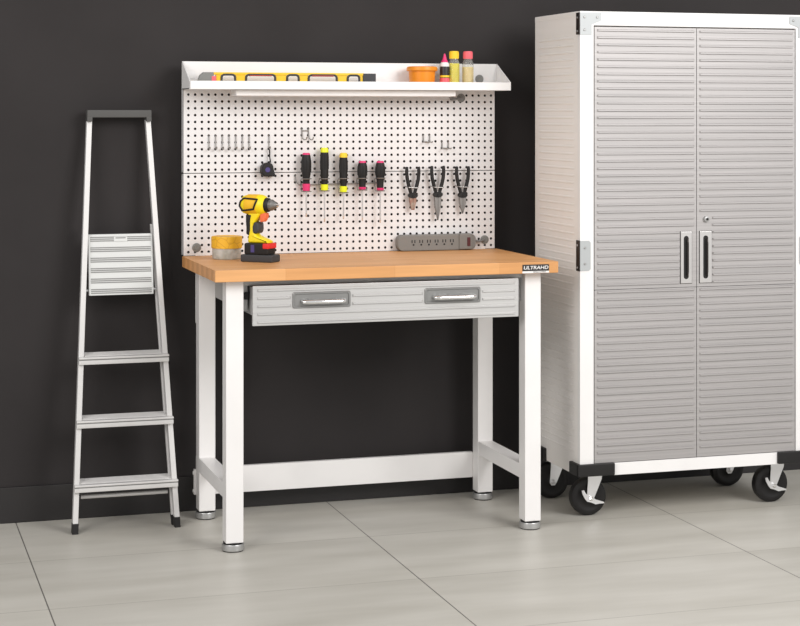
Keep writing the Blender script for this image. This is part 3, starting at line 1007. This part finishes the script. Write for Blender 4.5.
def screwdriver(x, ztop, zcol, ztip, r, style, colour, collar, label, colcap=None):
    y = YB - .030
    t = thing('screwdriver', label, 'screwdriver', (x, y, ztip), 0, 'screwdrivers in the wire rack')
    H = ztop - zcol
    cap = .007 if style == 'fat' else .017
    if style == 'fat':
        prof = [(0, zcol + collar), (.0125, zcol + collar), (.0130, zcol + H * .32), (.0150, zcol + H * .38), (r * .98, zcol + H * .55), (r, zcol + H * .72), (r * .93, zcol + H * .86), (r * .80, ztop - cap), (0, ztop - cap)]
    else:
        prof = [(0, zcol + collar), (.0120, zcol + collar), (.0125, zcol + H * .27), (.0150, zcol + H * .34), (r * .97, zcol + H * .45), (r, zcol + H * .7), (r * .97, ztop - cap), (0, ztop - cap)]
    hm_ = MB().lathe(prof, (x, y, 0), 'z', 24)
    for k in range(6):
        a = 2 * PI * (k + .5) / 6
        hm_.tube([(x + (r * .93) * math.cos(a), y + (r * .93) * math.sin(a), zcol + H * .5), (x + (r * .96) * math.cos(a), y + (r * .96) * math.sin(a), zcol + H * .66), (x + (r * .90) * math.cos(a), y + (r * .90) * math.sin(a), zcol + H * .82)], .0026, 6)
    obj('handle', hm_, M['darkplastic'], t)
    rc = r * (.80 if style == 'fat' else .99)
    obj('end_cap', MB().lathe([(0, ztop - cap), (rc, ztop - cap), (rc * .97, ztop - cap * .4), (rc * .78, ztop), (0, ztop)], (x, y, 0), 'z', 24), colcap or colour, t)
    obj('collar', MB().lathe([(0, zcol), (.0125, zcol), (.0135, zcol + .002), (.0142, zcol + collar - .001), (.013, zcol + collar), (0, zcol + collar)], (x, y, 0), 'z', 24), colour, t)
    sm = MB().lathe([(0, ztip + .012), (.0030, ztip + .012), (.0030, zcol), (0, zcol)], (x, y, 0), 'z', 12)
    sm.hexa([(x - .0028, y - .0006, ztip), (x + .0028, y - .0006, ztip), (x + .0028, y + .0006, ztip), (x - .0028, y + .0006, ztip)],
            [(x - .0028, y - .0026, ztip + .014), (x + .0028, y - .0026, ztip + .014), (x + .0028, y + .0026, ztip + .014), (x - .0028, y + .0026, ztip + .014)])
    obj('shaft', sm, M['shaft'], t)


SD = [(.4575, 1.3175, 1.1775, 1.0805, .0180, 'fat', M['pink'], .026, 'black screwdriver with a tall pink collar, leftmost in the rack', None),
      (.5270, 1.3360, 1.1785, 1.0605, .0152, 'slim', M['lime'], .022, 'tallest screwdriver, black with a lime yellow end cap', None),
      (.6000, 1.3165, 1.1710, 1.0700, .0152, 'slim', M['lime'], .022, 'black screwdriver with lime collar in the middle of the rack', M['labelyellow']),
      (.6730, 1.2860, 1.1800, 1.0620, .0180, 'fat', M['pink'], .009, 'short black screwdriver with pink ends beside the middle lime one', None),
      (.7425, 1.2855, 1.1760, 1.0530, .0180, 'fat', M['pink'], .009, 'short black screwdriver with pink ends, rightmost in the rack', None)]
for s_ in SD:
    screwdriver(*s_)

# wire rack that holds them
rk = MB()
yr = YB - .030
rk.tube([(.4215, YB + .008, 1.2330), (.4215, YB - .004, 1.2320), (.4220, YB - .006, 1.2180), (.4250, YB - .008, 1.2090), (.4330, YB - .010, 1.19855), (.7560, YB - .010, 1.2030), (.7640, YB - .010, 1.2075), (.7665, YB - .007, 1.2180), (.7665, YB + .008, 1.2230)], .0022, 8)
for s_ in SD:
    x = s_[0]
    for zr, rr in ((1.2215, .0192), (s_[2] - .0026, .0180)):
        ring = [(x + rr * math.cos(a * PI / 10), yr + rr * math.sin(a * PI / 10), zr) for a in range(20)]
        rk.tube(ring, .0017, 6, True)
    for sx in (-1, 1):
        rk.tube([(x + sx * .0165, yr + .010, 1.2215), (x + sx * .0165, YB - .009, 1.2120), (x + sx * .0165, yr + .0085, s_[2] - .0026)], .0015, 6)
o = obj('screwdriver_rack', rk, M['wire'])
tag(o, 'thin wire rack with rings holding the five screwdrivers', 'tool rack')


def pliers(x, ztop, zpiv, ztip, jw0, jaw, label, blunt):
    y = YB - .026
    t = thing('pliers', label, 'pliers', (x, y, ztip), 0, 'pliers hung on the pegboard')
    for sx in (-1, 1):
        z = lambda f: zpiv + (ztop - zpiv) * f
        pts = [(x + sx * .0050, y, z(-.04)), (x + sx * .0085, y, z(.10)), (x + sx * .0155, y, z(.32)), (x + sx * .0215, y, z(.55)), (x + sx * .0240, y, z(.78)), (x + sx * .0235, y, z(.97)), (x + sx * .0232, y, ztop)]
        obj('handle', MB().tube(pts, [.0058, .0066, .0072, .0072, .0068, .0062, .0045], 12), M['darkplastic'], t, 'black dipped handle')
    pv = MB().lathe([(0, -.0085), (.0175, -.0085), (.0188, -.006), (.0188, .006), (.0175, .0085), (0, .0085)], (x, y, zpiv - .002), 'y', 24, 1, .58)
    pv.lathe([(0, -.011), (.004, -.011), (.005, -.0085), (0, -.0085)], (x, y, zpiv - .004), 'y', 14)
    obj('pivot', pv, M['darkplastic'], t)
    tip = .0055 if blunt else .0009
    for sx in (-1, 1):
        zs = zpiv - .010
        p = [(x + sx * .0004, zs), (x + sx * jw0, zs), (x + sx * jw0 * (1.0 if blunt else .92), zs + (ztip - zs) * .35), (x + sx * (jw0 * (.62 if blunt else .46)), zs + (ztip - zs) * .72), (x + sx * tip, ztip), (x + sx * .0004, ztip)]
        obj('jaw', MB().prism(p, 'y', y - .0055, y + .0055, .0006, 1), jaw, t)


pliers(.8715, 1.2625, 1.1560, 1.0995, .0132, M['copper_jaw'], 'short pliers with coppery jaws, leftmost of three pairs', True)
pliers(.9705, 1.2650, 1.1580, 1.0590, .0135, M['plier_steel'], 'long needle-nose pliers in the middle of three pairs', False)
pliers(1.0700, 1.2625, 1.1550, 1.0830, .0140, M['plier_steel'], 'short-jawed steel pliers, rightmost of three pairs', False)
cl = MB().tube([(-.021, .008, .004), (-.021, -.004, .004), (-.021, -.034, .002), (-.017, -.039, .001), (.017, -.039, -.001), (.021, -.034, 0), (.021, -.004, .002), (.021, .008, .002)], .0018, 8)
clip = None
for q, (x, lab) in enumerate(((.8700, 'wire clip holding the coppery-jawed pliers'), (.9705, 'wire clip holding the long needle-nose pliers'), (1.0705, 'wire clip holding the rightmost pliers'))):
    if q == 0:
        clip = o = obj('tool_clip', cl, M['wire'])
    else:
        o = clip.copy()
        COL.objects.link(o)
    o.location = (x, YB, 1.1840)
    tag(o, lab, 'hook', 'wire clips holding pliers')
